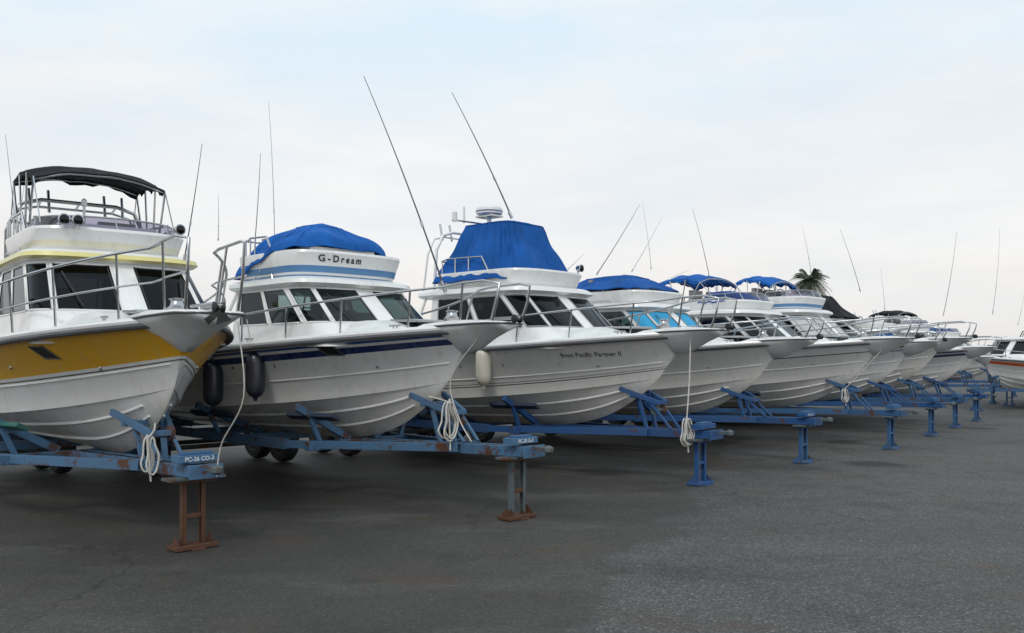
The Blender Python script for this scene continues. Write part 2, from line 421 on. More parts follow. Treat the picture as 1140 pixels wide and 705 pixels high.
    if not P.get('plainroof'):
        for sg in(-1,1):
            rf.tube([(f1-.65,sg*(wb1+.0),z1+.09),(f1-.68,sg*(wb1+.0),z1+.15),(xr+.5,sg*(wb1),z1+.15),(xr+.47,sg*(wb1),z1+.09)],.011,'steel',6)
    rf.build('cabin_roof',root,35)
    # ---- flybridge
    zf=z1+.09; fh=P.get('fh',.30); zt=zf+fh
    if P.get('fly',True):
        fb=MB(); ff=f1+P.get('ffo',-.10); fbk=P.get('fback',-4.4)+sh; wf=P.get('wf',.74)
        fc=P.get('flyc','white'); fs2=P.get('flys',fc)
        fb.loft([ring(ff-.06,fbk,wf-.02,zf-.03),ring(ff-.02,fbk,wf,zf+fh*.14),ring(ff+.01,fbk,wf+.02,zf+fh*.22),ring(ff+.03,fbk,wf+.035,zf+fh*.46),ring(ff+.08,fbk,wf+.06,zt-.03),
                 ring(ff+.07,fbk,wf+.055,zt),ring(ff+.0,fbk+.03,wf-.01,zt),ring(ff-.08,fbk+.05,wf-.07,zt-.05),ring(ff-.12,fbk+.06,wf-.1,zf+.02)],
                [fs2,fc,fs2,fc,fc,fc,'white','white'],False,True)
        flyv=BVHTree.FromPolygons([Vector(v) for v in fb.v],fb.f)
        if P.get('visor',True):
            vis=outline(ff+.02,fbk,wf+.02,.5,.62,0); m2=len(vis)//2
            sel=vis[m2-15:m2+16]; vh=P.get('vish',.16)
            lo=[p+Vector((0,0,zt)) for p in sel]; hi=[Vector((p.x-.10,p.y*.95,zt+vh*(1-.25*abs(i-15)/15))) for i,p in enumerate(sel)]
            fb.loft([lo,hi],'acry',False,False,False); fb.tube(hi,.010,'alu',6); fb.tube(lo,.009,'alu',6)
            for i in(3,9,15,21,27): fb.tube([lo[i],hi[i]],.008,'alu',5)
        fb.box((ff-.42,0,zt-.02),(.30,.95,.20),'white'); 
        if fbk<ff-1.3:
            for yy in(-.33,.33):
                fb.box((ff-1.05,yy,zt-.07),(.36,.40,.26),'seat'); fb.box((ff-1.25,yy,zt+.13),(.08,.40,.24),'seat')
        fb.tube([(ff-.66+.03*math.cos(a),-.33+.16*math.cos(a),zt+.06+.14*math.sin(a)) for a in [i*math.pi/8 for i in range(16)]],.012,'black',6,True)
        if P.get('flyrail',True):
            for sg in(-1,1):
                rail=[(ff-.6,sg*(wf+.03),zt),(ff-.72,sg*(wf+.04),zt+.20),(fbk+.2,sg*(wf+.02),zt+.22),(fbk,sg*(wf-.05),zt+.20)]
                fb.tube(rail,.013,'steel',8)
                for x in np.linspace(ff-1.0,fbk+.1,3): fb.tube([(x,sg*(wf+.03),zt-.02),(x,sg*(wf+.03),zt+.21)],.010,'steel',6)
            fb.tube([(fbk,-(wf-.05),zt+.20),(fbk-.02,0,zt+.20),(fbk,wf-.05,zt+.20)],.013,'steel',8)
        for yy in(.25,.55): fb.tube([(fbk-.05,yy,zt+.2),(fbk-.15,yy,zf),(fbk-.55,yy,1.3)],.014,'steel',6)
        for i in range(5): q=i/5; fb.tube([(lerp(fbk-.15,fbk-.55,q),.25,lerp(zf,1.3,q)),(lerp(fbk-.15,fbk-.55,q),.55,lerp(zf,1.3,q))],.012,'steel',6)
        for (sx,sy) in P.get('spots',[]):
            sx+=sh
            fb.lathe((sx,sy,zt+.05),(1,0,0),[(.025,-.05),(.045,-.03),(.055,.02),(.058,.045),(.048,.05)],'steel',14)
            fb.lathe((sx,sy,zt+.05),(1,0,0),[(.046,.051),(.02,.062)],'glass',14)
            fb.tube([(sx-.02,sy,zt-.03),(sx-.02,sy,zt+.01)],.014,'steel',6)
        fb.build('flybridge',root,35)
        if 'flytext' in P:
            txt,size,ph0,zz,col=P['flytext']; vs,fs=text_pts(txt,size,.003,0,1.45)
            C=Vector((ff-.75,0,0)); out=[]
            for v in vs:
                ph=R(ph0)+v.x/.85; dr=Vector((math.cos(ph),math.sin(ph),0)); o=C+dr*3+Vector((0,0,zz+v.y))
                h=flyv.ray_cast(o,-dr); out.append((h[0] if h[0] else o)+dr*.006)
            q=MB(); q.add(out,fs,col); q.build('name_lettering',root,0,recalc=False)
    if 'hulltext' in P:
        txt,size,x0,zz,col,shear=P['hulltext']; vs,fs=text_pts(txt,size,.0006,shear)
        q=MB(); q.add([onhull(x0+v.x,zz+v.y+v.x*.03,-1,.005) for v in vs],fs,col); q.build('hull_lettering',root,0,recalc=False)
    # ---- canvas covers
    for ci,c in enumerate(P.get('covers',[])):
        cv=MB(); seed=pos[0]*3; rings=[]
        nr=22
        for i in range(nr+1):
            q=i/nr; base=outline(lerp(c['f0'],c['f1'],q)+sh,lerp(c['b0'],c['b1'],q)+sh,lerp(c['w0'],c['w1'],q),lerp(.5,c.get('dx1',.25),q),lerp(.62,.45,q),0,18,14)
            zz0,zz1=c['z0'],c['z1']; r=[]
            for j,p in enumerate(base):
                prof=q**c.get('pow',.9)
                z=lerp(zz0,zz1,prof)
                nn=noise.noise(Vector((p.x*2.3+seed,p.y*2.3,z*2.0)))*.07*math.sin(math.pi*min(1,q*1.1))
                fold=.024*math.sin(j*1.9+seed+2.*noise.noise(Vector((j*.3,q*2,seed))))*max(0,math.sin(math.pi*q))**.7
                cx=(c['f0']+c['b0'])/2+sh; dr=Vector((p.x-cx,p.y,0)).normalized()
                tilt=c.get('tilt',0)*((p.x-cx)/(c['f0']-c['b0']))*(q)
                t0=c.get('tilt0',0)*((p.x-cx)/(c['f0']-c['b0']))*(1-q)
                r.append(p+dr*(nn+fold-c.get('pinch',.05)*math.sin(math.pi*q))+Vector((0,0,z+tilt+t0+nn*.5+.012*math.sin(j*.9)*(1-q))))
            rings.append(r)
        last=rings[-1]; cen=sum(last,Vector())/len(last); cr=c.get('crown',.08)
        for q in(.25,.5,.75,.93): rings.append([p.lerp(cen,q)+Vector((0,0,cr*(1-(1-q)**2)+.012*noise.noise(p*3+Vector((q*4,0,seed))))) for p in last])
        cv.loft(rings,c['m'],False,True)
        cv.tube(rings[0],.013,c['m'],6,True)
        cv.tube(rings[nr],.010,c['m'],6,True)
        for j in range(4,len(rings[0])-3,8):
            p=rings[0][j]; cv.tube([p,p+Vector((0,0,-.12))],.004,'rope',4)
        for j in range(6,len(rings[0])-5,9):
            cv.tube([r_[j]+(Vector((r_[j].x-cen.x,r_[j].y,0)).normalized()*.002) for r_ in rings[:nr+1]],.006,c['m'],5)
        cv.build('canvas_cover',root,50)
    # ---- bimini
    for c in P.get('biminis',[]):
        bi=MB(); K=22;J=16; x0,x1,w,z=c['x0']+sh,c['x1']+sh,c['w'],c['z']; seed=pos[0]*5
        def bp(i,j,off=0):
            q=i/K;y=j/J*2-1
            zz=z-c.get('droop',.12)*abs(y)**2.6 -.09*abs(q*2-1)**2.5+c.get('tilt',0)*(q-.5)+.012*math.cos(q*math.pi*6)+.02*noise.noise(Vector((q*5,y*3,seed)))
            return Vector((lerp(x0,x1,q),w*y,zz+off))
        top=[bp(i,j) for i in range(K+1) for j in range(J+1)]; bot=[bp(i,j,-.02) for i in range(K+1) for j in range(J+1)]
        s1=J+1; f=[(i*s1+j,(i+1)*s1+j,(i+1)*s1+j+1,i*s1+j+1) for i in range(K) for j in range(J)]
        bi.add(top,f,c['m']); bi.add(bot,[t_[::-1] for t_ in f],c['m'])
        edge=[bp(i,0) for i in range(K+1)]+[bp(K,j) for j in range(J+1)]+[bp(i,J) for i in range(K,-1,-1)]+[bp(0,j) for j in range(J,-1,-1)]
        dn=[p+Vector((0,0,-.06-.02*math.sin(i*.9+seed)-.012*math.sin(i*2.3))) for i,p in enumerate(edge)]
        bi.loft([edge,dn],c['m'],False,False,True)
        wb_=c.get('wb',.74)
        for q,bx in ((0,(x0+x1)/2-.25),(.35,(x0+x1)/2-.1),(.7,(x0+x1)/2+.1),(1,(x0+x1)/2+.3)):
            i=int(q*K); arch=[bp(i,j,-.03) for j in range(J+1)]
            bi.tube([(bx,-wb_,zt+.02)]+arch+[(bx,wb_,zt+.02)],.0125,'steel',6)
        for sg in(-1,1): bi.tube([(x1+.35,sg*wb_,zt+.02),tuple(bp(K,J if sg>0 else 0))],.007,'steel',5); bi.tube([(x0-.2,sg*wb_,zt+.1),tuple(bp(0,J if sg>0 else 0))],.007,'steel',5)
        bi.build('bimini_top',root,50,recalc=False)
    # ---- arch / mast
    if P.get('arch'):
        ar=MB(); x,zt2,m_,aw=P['arch']; x+=sh; k8=aw
        ar.tube([(x-.1,-k8,z1+.1),(x-.02,-k8-.02,zt2-.3),(x,-k8+.1,zt2-.06),(x,-k8+.3,zt2),(x,k8-.3,zt2),(x,k8-.1,zt2-.06),(x-.02,k8+.02,zt2-.3),(x-.1,k8,z1+.1)],.024,m_,8)
        ar.tube([(x-.35,-k8,z1+.1),(x-.22,-k8-.02,zt2-.35),(x-.2,-k8+.1,zt2-.1),(x-.2,-k8+.3,zt2-.05),(x-.2,k8-.3,zt2-.05),(x-.2,k8-.1,zt2-.1),(x-.22,k8+.02,zt2-.35),(x-.35,k8,z1+.1)],.016,m_,8)
        for yy in(-.4,0,.4): ar.tube([(x,yy,zt2),(x-.2,yy,zt2-.05)],.013,m_,6)
        for yy in(-.5,-.3,.3,.5): ar.tube([(x-.1,yy,zt2-.12),(x-.16,yy,zt2+.14)],.018,'steel',8)
        ar.build('radar_arch',root,50)
    if P.get('radar'):
        x,y,z=P['radar']; ra=MB()
        ra.lathe((x,y,z),(0,0,1),[(.16,0),(.20,.02),(.21,.07),(.20,.11),(.14,.145),(.02,.155)],'white',28)
        ra.lathe((x,y,z),(0,0,1),[(.212,.05),(.212,.062)],'navy',28)
        ra.tube([(x,y,z-.5),(x,y,z)],.035,'white',10); ra.box((x,y,z-.02),(.35,.25,.025),'steel')
        ra.tube([(x-.25,y-.55,z-.10),(x-.2,y+.45,z-.10)],.014,'steel',6); ra.tube([(x-.25,y-.3,z-.12),(x-.25,y-.3,z+.13)],.018,'white',8); ra.tube([(x-.25,y-.5,z-.12),(x-.25,y-.5,z+.02)],.04,'white',8)
        ra.build('radar_dome',root,35)
    if P.get('ants'):
        an=MB()
        for a,b,r,mm in P['ants']:
            a=inv@Vector(a); b=inv@Vector(b); K=10; bend=(b-a).length*.06
            pts=[a.lerp(b,i/K)+Vector((-bend*(i/K)**2+bend*(i/K),0,0)) for i in range(K+1)]
            an.tube(pts,r,mm,6,False,[lerp(r,r*.35,i/K) for i in range(K+1)])
            an.tube([a,a.lerp(b,.05)],r*1.9,'steel',8); an.tube([pts[3],pts[3].lerp(pts[4],.25)],r*1.4,'steel',6)
        an.build('antennas',root,60)
    if P.get('fly',True):
        cl=MB()
        cl.lathe((f1-1.0,-.1,zt+(.0 if not P.get('covers') else -.1)),(0,0,1),[(.015,0),(.015,.35),(.03,.36),(.03,.42),(.01,.44)],'white',10)
        cl.build('navigation_light',root,40)
    return root,onhull,(S,SZ),inv

# ------------------------------------------------------------------ trailer
def wheel(mb,c,r=.33,w=.2):
    mb.lathe((c[0],c[1]-w/2,c[2]),(0,1,0),[(r*.58,0),(r*.9,.0),(r*.98,.03),(r,.06),(r,w-.06),(r*.98,w-.03),(r*.9,w),(r*.58,w)],'tyre',28)
    mb.lathe((c[0],c[1]-w/2-.004,c[2]),(0,1,0),[(.04,-.02),(.09,-.015),(.1,.02),(r*.5,.03),(r*.6,.0),(r*.6,w),(r*.5,w-.02),(.1,w-.02),(.09,w+.025),(.04,w+.03)],'hub',20)
def trailer(pos,P):
    rz=P.get('rz',ANG); e=empty('boat_trailer',(pos[0],pos[1],0),rz); c=P['c']; zt=P.get('zt',.72); pad=P.get('pad','pad')
    m=MB(); z=zt-.07; zf=.60
    for sg in(-1,1):
        m.channel((.22,sg*.10,z),(-2.6,sg*.10,zf),.05,.10,c,sg)
        m.channel((-.7,sg*.165,z-.015),(-3.0,sg*.80,zf),.05,.09,c,sg)
        m.channel((-3.0,sg*.80,zf),(-7.4,sg*.80,zf),.05,.12,c,sg)
    m.box((.235,0,z),(.02,.30,.12),c)
    m.box((.05,0,zt+.03),(.14,.36,.06),c); m.box((.05,0,zt+.07),(.09,.26,.02),'tr_md')
    m.beam((.28,0,z+.03),(.42,0,z+.03),.06,.045,'rust'); m.box((.02,0,z-.070),(.16,.50,.025),'rust'); 
    m.lathe((.42,0,z+.01),(0,0,1),[(.02,-.02),(.05,0),(.05,.04),(.02,.06)],'rust',12)
    for x in(-2.55,-4.1,-5.4,-7.2): m.box((x,0,zf+.002),(.10,1.585,.10),c)
    for x in(-2.6,-4.6,-6.6):
        k=.52 if x>-3 else .72
        for sg in(-1,1):
            zl=.70 if x>-3 else .66
            m.beam((x,sg*.18,zl-.04),(x,sg*(k+.38),zl+.36),.08,.06,c,(1,0,0)); m.beam((x,sg*(k+.05),zf),(x,sg*(k+.2),zl+.24),.05,.05,c,(1,0,0))
            m.beam((x-.40,sg*(k+.22),zl+.235),(x+.40,sg*(k+.12),zl+.245),.12,.045,pad,(0,-sg*.5,1))
    s=P.get('stop',-.95); hh_=P.get('stoph',1.14)
    for sg in(-1,1):
        m.beam((s+.02,sg*.10,zt-.1),(s-.12,sg*.13,hh_),.04,.045,c,(0,1,0))
        m.beam((s-.34,sg*.24,hh_+.07),(s+.16,sg*.10,hh_-.11),.045,.06,c)
        m.beam((s+.38,sg*.10,zt-.03),(s+.05,sg*.12,hh_-.09),.03,.03,c,(0,1,0))
    m.beam((s-.16,-.22,hh_-.03),(s-.16,.22,hh_-.03),.06,.05,c); m.box((s+.16,0,hh_-.11),(.045,.24,.05),c)
    m.lathe((s+.12,-.09,.93),(0,1,0),[(.03,0),(.07,.0),(.07,.01),(.035,.02),(.035,.16),(.07,.17),(.07,.18),(.03,.18)],'rust',14)
    for ax in(-6.0,-6.75):
        m.tube([(ax,-.98,.34),(ax,.98,.34)],.035,'rust',8)
        for sg in(-1,1):
            wheel(m,(ax,sg*1.02,.335)); m.beam((ax,sg*.80,.36),(ax+.02,sg*.80,zf-.05),.06,.1,c,(1,0,0))
    for sg in(-1,1):
        m.tube([(-6.38+.8*math.cos(a),sg*1.02,.36+.42*math.sin(a)) for a in np.linspace(.15,math.pi-.15,12)],.03,c,6)
    m.build('trailer_frame',e,30,bev=.004)
    st=MB(); s0,s1=P.get('stand',('rust','rusty'))
    for sg in(-1,1):
        st.channel((0,sg*.10,.045),(0,sg*.10,z-.085),.03,.055,s0,sg,.009,(1,0,0))
    st.box((0,0,.025),(.18,.38,.035),s1); st.box((0,0,z-.095),(.14,.34,.022),s1); st.box((.0,0,.28),(.04,.19,.035),s1); st.box((0,0,.008),(.24,.12,.016),s1)
    for sg in(-1,1):
        st.add([(-.08,sg*.15,.043),(.08,sg*.15,.043),(0.0,sg*.15,.13)],[(0,1,2)],s1)
    st.build('jack_stand',e,30,bev=.003)
    if 'txt' in P:
        vs,fs=text_pts(P['txt'],.05,.001); wdt=max(v.x for v in vs)
        q=MB(); q.add([(.122,-wdt/2+v.x,zt+.012+v.y) for v in vs],fs,'letter')
        q.build('lettering',e,0,recalc=False)
    return e

# ------------------------------------------------------------------ placing
stands=[(-2.70,7.5),(.05,8.9),(2.40,11.3),(4.5,13.7),(6.75,15.8),(8.75,18.5),(10.35,20.7),(12.0,22.9)]
ahead=[.87,-.12,.30,.15,.35,.15,.3,.45]
rzs=[R(-51),R(-44)]+[ANG]*6
tips=[(s[0]+math.cos(a_)*a,s[1]+math.sin(a_)*a) for s,a,a_ in zip(stands,ahead,rzs)]
tips[0]=(-2.36,7.0)
HW=(.82,.82,.805)
def px(u,v,dep): return ((u-570)/987*dep,dep,1.6+(400-v)/987*dep)   # survey of world positions
w_='whip';k_='whipd'
hulls=[
 hullmat('hull_yellow_band',[(0,HW),(.645,(.10,.09,.07)),(.66,HW),(.685,(.76,.40,.010)),(.97,HW)]),
 hullmat('hull_navy_stripe',[(0,HW),(.825,(.012,.03,.13)),(.89,HW),(.915,(.03,.10,.33)),(.94,HW)]),
 hullmat('hull_cream',[(0,(.79,.78,.74)),(.52,(.03,.03,.04)),(.533,(.79,.78,.74)),(.553,(.12,.10,.10)),(.561,(.79,.78,.74))]),
 hullmat('hull_white_a',[(0,(.76,.75,.71)),(.93,(.2,.2,.2)),(.945,(.79,.78,.74))]),
 hullmat('hull_white_b',[(0,(.78,.77,.74)),(.80,(.015,.02,.05)),(.815,HW)]),
 hullmat('hull_white_c',[(0,(.79,.79,.77)),(.85,(.02,.05,.2)),(.87,HW)]),
 hullmat('hull_orange_stripe',[(0,(.79,.79,.77)),(.80,(.70,.12,.02)),(.90,HW)]),
]
boats=[]
def cover(f0,f1,b0,b1,w0,w1,z0,z1,m,**k): d=dict(f0=f0,f1=f1,b0=b0,b1=b1,w0=w0,w1=w1,z0=z0,z1=z1,m=m); d.update(k); return d
P1=dict(hull=hulls[0],rz=rzs[0],glass='glassd',roofc='pyellow',flys='cream',fh=.25,vish=.13,shift=-.1,wc=.90,wf=.70,rail=.60,midrail=True,anchor=True,pulw=1.12,xb=-4.1,roofback=-4.3,fback=-4.1,
  spots=[(-2.50,-.52),(-2.48,-.40),(-2.50,.60)],ports=[(-2.1,1.66,.20,.11)],biminis=[dict(x0=-4.2,x1=-3.15,w=.66,wb=.66,z=3.72,m='cblack',tilt=-.12,droop=.10)],arch=(-4.1,3.40,'steel',.70),wframe='white',
  ants=[(px(22,300,11),px(6,150,11),.009,w_),(px(10,335,10.5),px(28,195,10.5),.007,w_),(px(205,290,9),px(225,160,9),.008,k_),(px(243,268,11.5),px(243,216,11.5),.006,w_)])
P2=dict(hull=hulls[1],rz=rzs[1],glass='glassc',fh=.33,flys='ltblue',visor=False,ports=[(-2.0,1.70,.20,.11)],wframe='white',wf=.76,wc=.92,ztop=2.46,xb=-3.95,roofback=-4.05,fback=-3.9,
  flytext=('G-Dream',.108,-36,2.75,'letterk'),
  covers=[cover(-2.80,-3.15,-4.02,-3.50,.83,.26,2.79,3.26,'cblue',crown=.06,pow=.62,tilt=.0,tilt0=.36,pinch=-.03)],
  ants=[(px(306,290,12.3),px(299,113,12.3),.007,w_),(px(280,310,13),px(290,171,13),.009,k_)])
P3=dict(hull=hulls[2],glass='glassd',fh=.26,visor=False,ports=[],wframe='alu',radar=(-3.95,-.12,3.82),arch=(-4.35,3.58,'white',.68),shift=-.15,wf=.75,ztop=2.54,roofback=-4.55,fback=-4.25,
  hulltext=('9mm Pacific Partner II',.086,-2.02,1.62,'letterk',.25),
  covers=[cover(-2.66,-3.12,-4.3,-3.95,.84,.48,2.76,3.63,'cblue2',crown=.07,pow=.95,dx1=.3)],spots=[(-2.40,.35)],
  ants=[(px(496,325,13.1),px(405,85,13.1),.014,k_),(px(570,243,14.3),px(503,103,14.3),.013,k_)])
P4=dict(hull=hulls[3],sc=.97,glass='glassc',fh=.24,ports=[],frontcover='cteal',visor=False,ztop=2.53,shift=-.2,wf=.76,rail=.34,stan=(5,12,20),flyrail=False,
  covers=[cover(-2.6,-3.1,-4.5,-4.0,.84,.42,2.90,3.14,'cblue2',crown=.07,pow=.8)],
  ants=[(px(664,306,17),px(712,228,17),.009,k_),(px(703,303,17),px(738,240,17),.006,w_),(px(632,300,17),px(650,283,17),.007,w_),(px(725,300,18),px(715,226,18),.006,w_)])
P5=dict(hull=hulls[4],glass='glass',fh=.20,ports=[],shift=-.3,ztop=2.46,rail=.38,stan=(4,12,20),flyrail=False,plainroof=True,biminis=[dict(x0=-4.5,x1=-3.5,w=.74,z=3.34,m='cblue')],
  covers=[cover(-2.6,-3.0,-3.5,-3.4,.80,.55,2.72,2.92,'cblue2',crown=.05)],
  ants=[(px(790,310,19),px(771,233,19),.008,k_),(px(735,315,19),px(768,300,19),.007,w_)])
P6=dict(hull=hulls[5],glass='glass',fh=.30,ports=[],shift=-.1,ztop=2.62,rail=.30,stan=(5,13,21),flyrail=False,frontcover='cwhite',flys='ltblue',biminis=[dict(x0=-4.2,x1=-3.3,w=.66,z=3.55,m='cblue',tilt=-.1),dict(x0=-5.6,x1=-4.7,w=.8,z=3.05,m='cblue')],
  ants=[(px(903,305,24),px(893,252,24),.008,w_)])
P7=dict(hull=hulls[3],sc=1.06,glass='glassd',fly=False,ports=[],shift=-.3,ztop=2.40,rail=.36,stan=(4,10,16,22),plainroof=True,biminis=[dict(x0=-4.9,x1=-4.0,w=.72,z=3.25,m='cblack')],
  covers=[cover(-2.3,-2.9,-4.9,-4.2,.92,.5,2.50,3.04,'cblack',crown=.06)],ants=[(px(958,325,26),px(935,255,26),.009,k_)])
P8=dict(hull=hulls[1],sc=.97,glass='glassc',fh=.16,ports=[],shift=-.2,ztop=2.42,rail=.28,stan=(5,14,22),visor=False,flyrail=False,frontcover='cblue2',covers=[cover(-2.6,-3.2,-4.5,-4.3,.80,.6,2.66,2.80,'cwhite',crown=.03)],arch=(-4.4,3.15,'white',.76),ants=[(px(985,345,28),px(980,300,28),.008,w_)])
for p,PP in zip(tips,[P1,P2,P3,P4,P5,P6,P7,P8]): boats.append(boat('motor_boat',p,PP))
P9=dict(hull=hulls[4],glass='glass',rz=R(-52),fh=.26,ports=[],rail=.35,flyrail=False,arch=(-4.2,3.4,'black',.74),biminis=[dict(x0=-4.4,x1=-3.2,w=.72,z=3.5,m='cblack')],ants=[(px(1050,352,32),px(1065,258,32),.011,k_)])
P10=dict(hull=hulls[3],glass='glassd',rz=R(-50),fh=.22,ports=[],rail=.3,ztop=2.5,flyrail=False,arch=(-4.2,3.3,'steel',.74),covers=[cover(-2.6,-3.0,-4.5,-4.1,.82,.5,2.76,2.98,'cblue',crown=.05)],ants=[(px(1105,350,37),px(1113,255,37),.012,w_),(px(1133,362,37),px(1141,322,37),.010,w_)])
boats.append(boat('motor_boat',(17.3,31.8),P9)); boats.append(boat('motor_boat',(21.4,37.5),P10))
TR=[dict(c='tr_lt',zt=.74,rz=R(-44),stand=('rusty','rusty'),txt='PC-26 CO-3',stop=-.75,pad='wood',stoph=1.05),dict(c='tr_lt',rz=R(-44),stand=('rust','rusty'),txt='PC-28 G-3',zt=.76,stop=-1.05),dict(c='tr_bl',stand=('tr_bl','tr_bl'),stop=-.75),
    dict(c='tr_bl',stand=('tr_md','tr_md'),stop=-.95,txt='PC-31  B',stoph=1.05),dict(c='tr_md',stand=('tr_md','tr_md'),stop=-.75)]+[dict(c='tr_md' if i%2 else 'tr_bl',stand=('tr_md','tr_md'),stop=-.9,stoph=1.05) for i in range(3)]
for s,PP in zip(stands,TR): trailer(s,PP)
trailer((17.3,31.9),dict(c='tr_md',rz=R(-52),stand=('tr_md','tr_md'))); trailer((21.3,37.6),dict(c='tr_bl',rz=R(-50),stand=('tr_md','tr_md')))
PS=dict(hull=hulls[6],glass='glass',fly=False,ports=[],L=6.0,xb=-3.6,roofback=-3.9,ztop=2.6,rz=R(-150),sc=.85,rail=.3,ants=[])
boat('cabin_motor_boat',(14.3,27.4),PS)
trailer((14.4,27.5),dict(c='tr_md',rz=R(-150),stand=('tr_md','tr_md')))
PS2=dict(hull=hulls[5],glass='glassd',fly=False,ports=[],L=6.0,xb=-3.3,roofback=-3.5,ztop=2.7,rz=R(-140),sc=.8,rail=.3,arch=(-3.2,3.3,'black',.7),ants=[])
boat('cabin_motor_boat',(16.9,30.2),PS2)
trailer((17.0,30.3),dict(c='tr_bl',rz=R(-140),stand=('tr_md','tr_md')))

# ------------------------------------------------------------------ fenders and ropes
def fender(b,x,zc,mat,off=.14,l=.5,r=.11):
    root,onh,(S,SZ),inv=b; p=onh(x,zc,-1,off); top=Vector((x,-(S(x)+.01),SZ(x)+.3))
    mw=inv.inverted(); m=MB(); c=mw@p
    m.lathe((0,0,-l/2),(0,0,1),[(.02,-.06),(.03,-.02),(r*.6,0),(r*.93,.05),(r,.12),(r,l-.12),(r*.93,l-.05),(r*.6,l),(.03,l+.02),(.02,l+.06)],mat,20)
    t=(mw@top)-c; m.tube([(0,0,l/2+.05),t*.55+Vector((0,0,.02)),t],.006,'rope',5)
    o=m.build('boat_fender',None,40); o.location=c
fender(boats[2],-3.1,1.50,'fenderw'); fender(boats[1],-3.1,1.42,'fenderb',.15,.5,.11); fender(boats[1],-3.9,1.30,'fenderb',.15,.5,.12)
def rope(pts,r=.009):
    m=MB(); 
    P=[Vector(p) for p in pts]; out=[]
    for i in range(len(P)-1):
        a=P[max(0,i-1)];b=P[i];c=P[i+1];d=P[min(len(P)-1,i+2)]
        for k in range(6):
            t=k/6; out.append(.5*((2*b)+(c-a)*t+(2*a-5*b+4*c-d)*t*t+(-a+3*b-3*c+d)*t**3))
    out.append(P[-1]); m.tube(out,r,'rope',6); return m
def coil(c,rw,rh,turns,axis,line_from):
    c=Vector(c); ax=Vector(axis).normalized(); pts=[Vector(line_from)]; pts.append(Vector(line_from).lerp(c+Vector((0,0,rh)),.5)+ax*.02)
    K=12
    for i in range(turns*K+1):
        a=2*math.pi*i/K+math.pi/2; t=i/K
        j=.82+.5*noise.noise(Vector((t*1.3,c.x,2))); j2=.95+.35*noise.noise(Vector((math.floor(t)*1.7,c.y,5)))
        dz=0 if math.sin(a)>0 else 1
        pts.append(c+ax*(rw*j*math.cos(a)*(1.15 if dz else .6)+.025*math.sin(t*1.7))+Vector((0,0,rh*(j2 if dz else 1)*math.sin(a)))+Vector((DX,DY,0))*(.03*math.sin(t*2.4)))
    pts.append(c+Vector((0.02,0,-rh*1.5)))
    rope(pts,.009).build('mooring_rope',None,60)
sidev=(-DY,DX,0)
def at(b,x,y,z): return boats[b][3].inverted()@Vector((x,y,z))
def st(i,x,y,z): s=stands[i]; return Vector((s[0]+DX*x-DY*y,s[1]+DY*x+DX*y,z))
coil(st(2,-.05,-.24,.68),.10,.17,5,sidev,at(2,-.35,-.15,1.95))
coil(st(4,-.75,-.2,.93),.08,.12,4,sidev,at(4,-.3,-.1,1.95))
coil(st(1,-.75,-.24,.95),.12,.20,4,sidev,st(1,-1.1,-.2,1.2))
coil(st(0,-.35,-.22,.78),.05,.15,3,sidev,st(0,-.7,0,1.02))
rope([at(0,-.0,.2,1.9),at(0,-.0,.25,1.3),st(0,.3,.1,.9),st(0,.25,.08,.62)],.006).build('mooring_rope',None,60)
rope([at(1,-.3,-.1,1.85),at(1,-.7,-.15,1.4),st(1,-.75,-.1,1.0),st(1,-.5,-.15,.75)],.007).build('mooring_rope',None,60)

# ------------------------------------------------------------------ ground
g=MB()
gm,nt,b=newmat('asphalt'); M['asphalt']=gm
g.add([(-600,-60,0),(600,-60,0),(600,900,0),(-600,900,0)],[(0,1,2,3)],'asphalt')
tc=N(nt,'ShaderNodeTexCoord').outputs['Object']
big=noise_n(nt,.22,5,tc,.55); med=noise_n(nt,1.3,6,tc,.65)
sep=N(nt,'ShaderNodeSeparateXYZ'); nt.links.new(tc,sep.inputs[0])
ax=math_n(nt,'ADD',math_n(nt,'MULTIPLY',sep.outputs[1],-.33),sep.outputs[0])
ax=math_n(nt,'ADD',ax,math_n(nt,'MULTIPLY',math_n(nt,'SUBTRACT',noise_n(nt,.8,5,tc),.5),1.6))
seam=ramp(nt,math_n(nt,'ADD',math_n(nt,'MULTIPLY',ax,.1),.62),[(.475,0.),(.495,1.)])
c1=mixc(nt,ramp(nt,big,[(.38,0.),(.62,1.)]),(.040,.038,.034),(.072,.068,.062))
c2=mixc(nt,ramp(nt,big,[(.38,0.),(.62,1.)]),(.066,.064,.060),(.098,.095,.090))
c=mixc(nt,seam,c1,c2)
c=mixc(nt,ramp(nt,med,[(.5,0.),(.72,.6)]),c,(.036,.033,.030))
lt=ramp(nt,noise_n(nt,.5,6,mapping(nt,tc,(.55,1.5,1)),.65),[(.52,0.),(.68,.4)])
c=mixc(nt,lt,c,(.125,.12,.112))
dk=ramp(nt,noise_n(nt,.33,5,mapping(nt,tc,(.8,1.3,1)),.6),[(.54,0.),(.62,.5)])
c=mixc(nt,dk,c,(.038,.035,.032))
vor=N(nt,'ShaderNodeTexVoronoi'); vor.inputs['Scale'].default_value=75; nt.links.new(tc,vor.inputs['Vector'])
vs=N(nt,'ShaderNodeSeparateColor'); nt.links.new(vor.outputs['Color'],vs.inputs[0])
stone=ramp(nt,vs.outputs[0],[(.0,.55),(.6,1.),(.9,1.3),(1.,2.4)])
c=mixc(nt,math_n(nt,'MULTIPLY_ADD',seam,.4,.6),c,mixc(nt,1.0,c,stone,'MULTIPLY'))
vc=N(nt,'ShaderNodeTexVoronoi',feature='DISTANCE_TO_EDGE'); vc.inputs['Scale'].default_value=.3
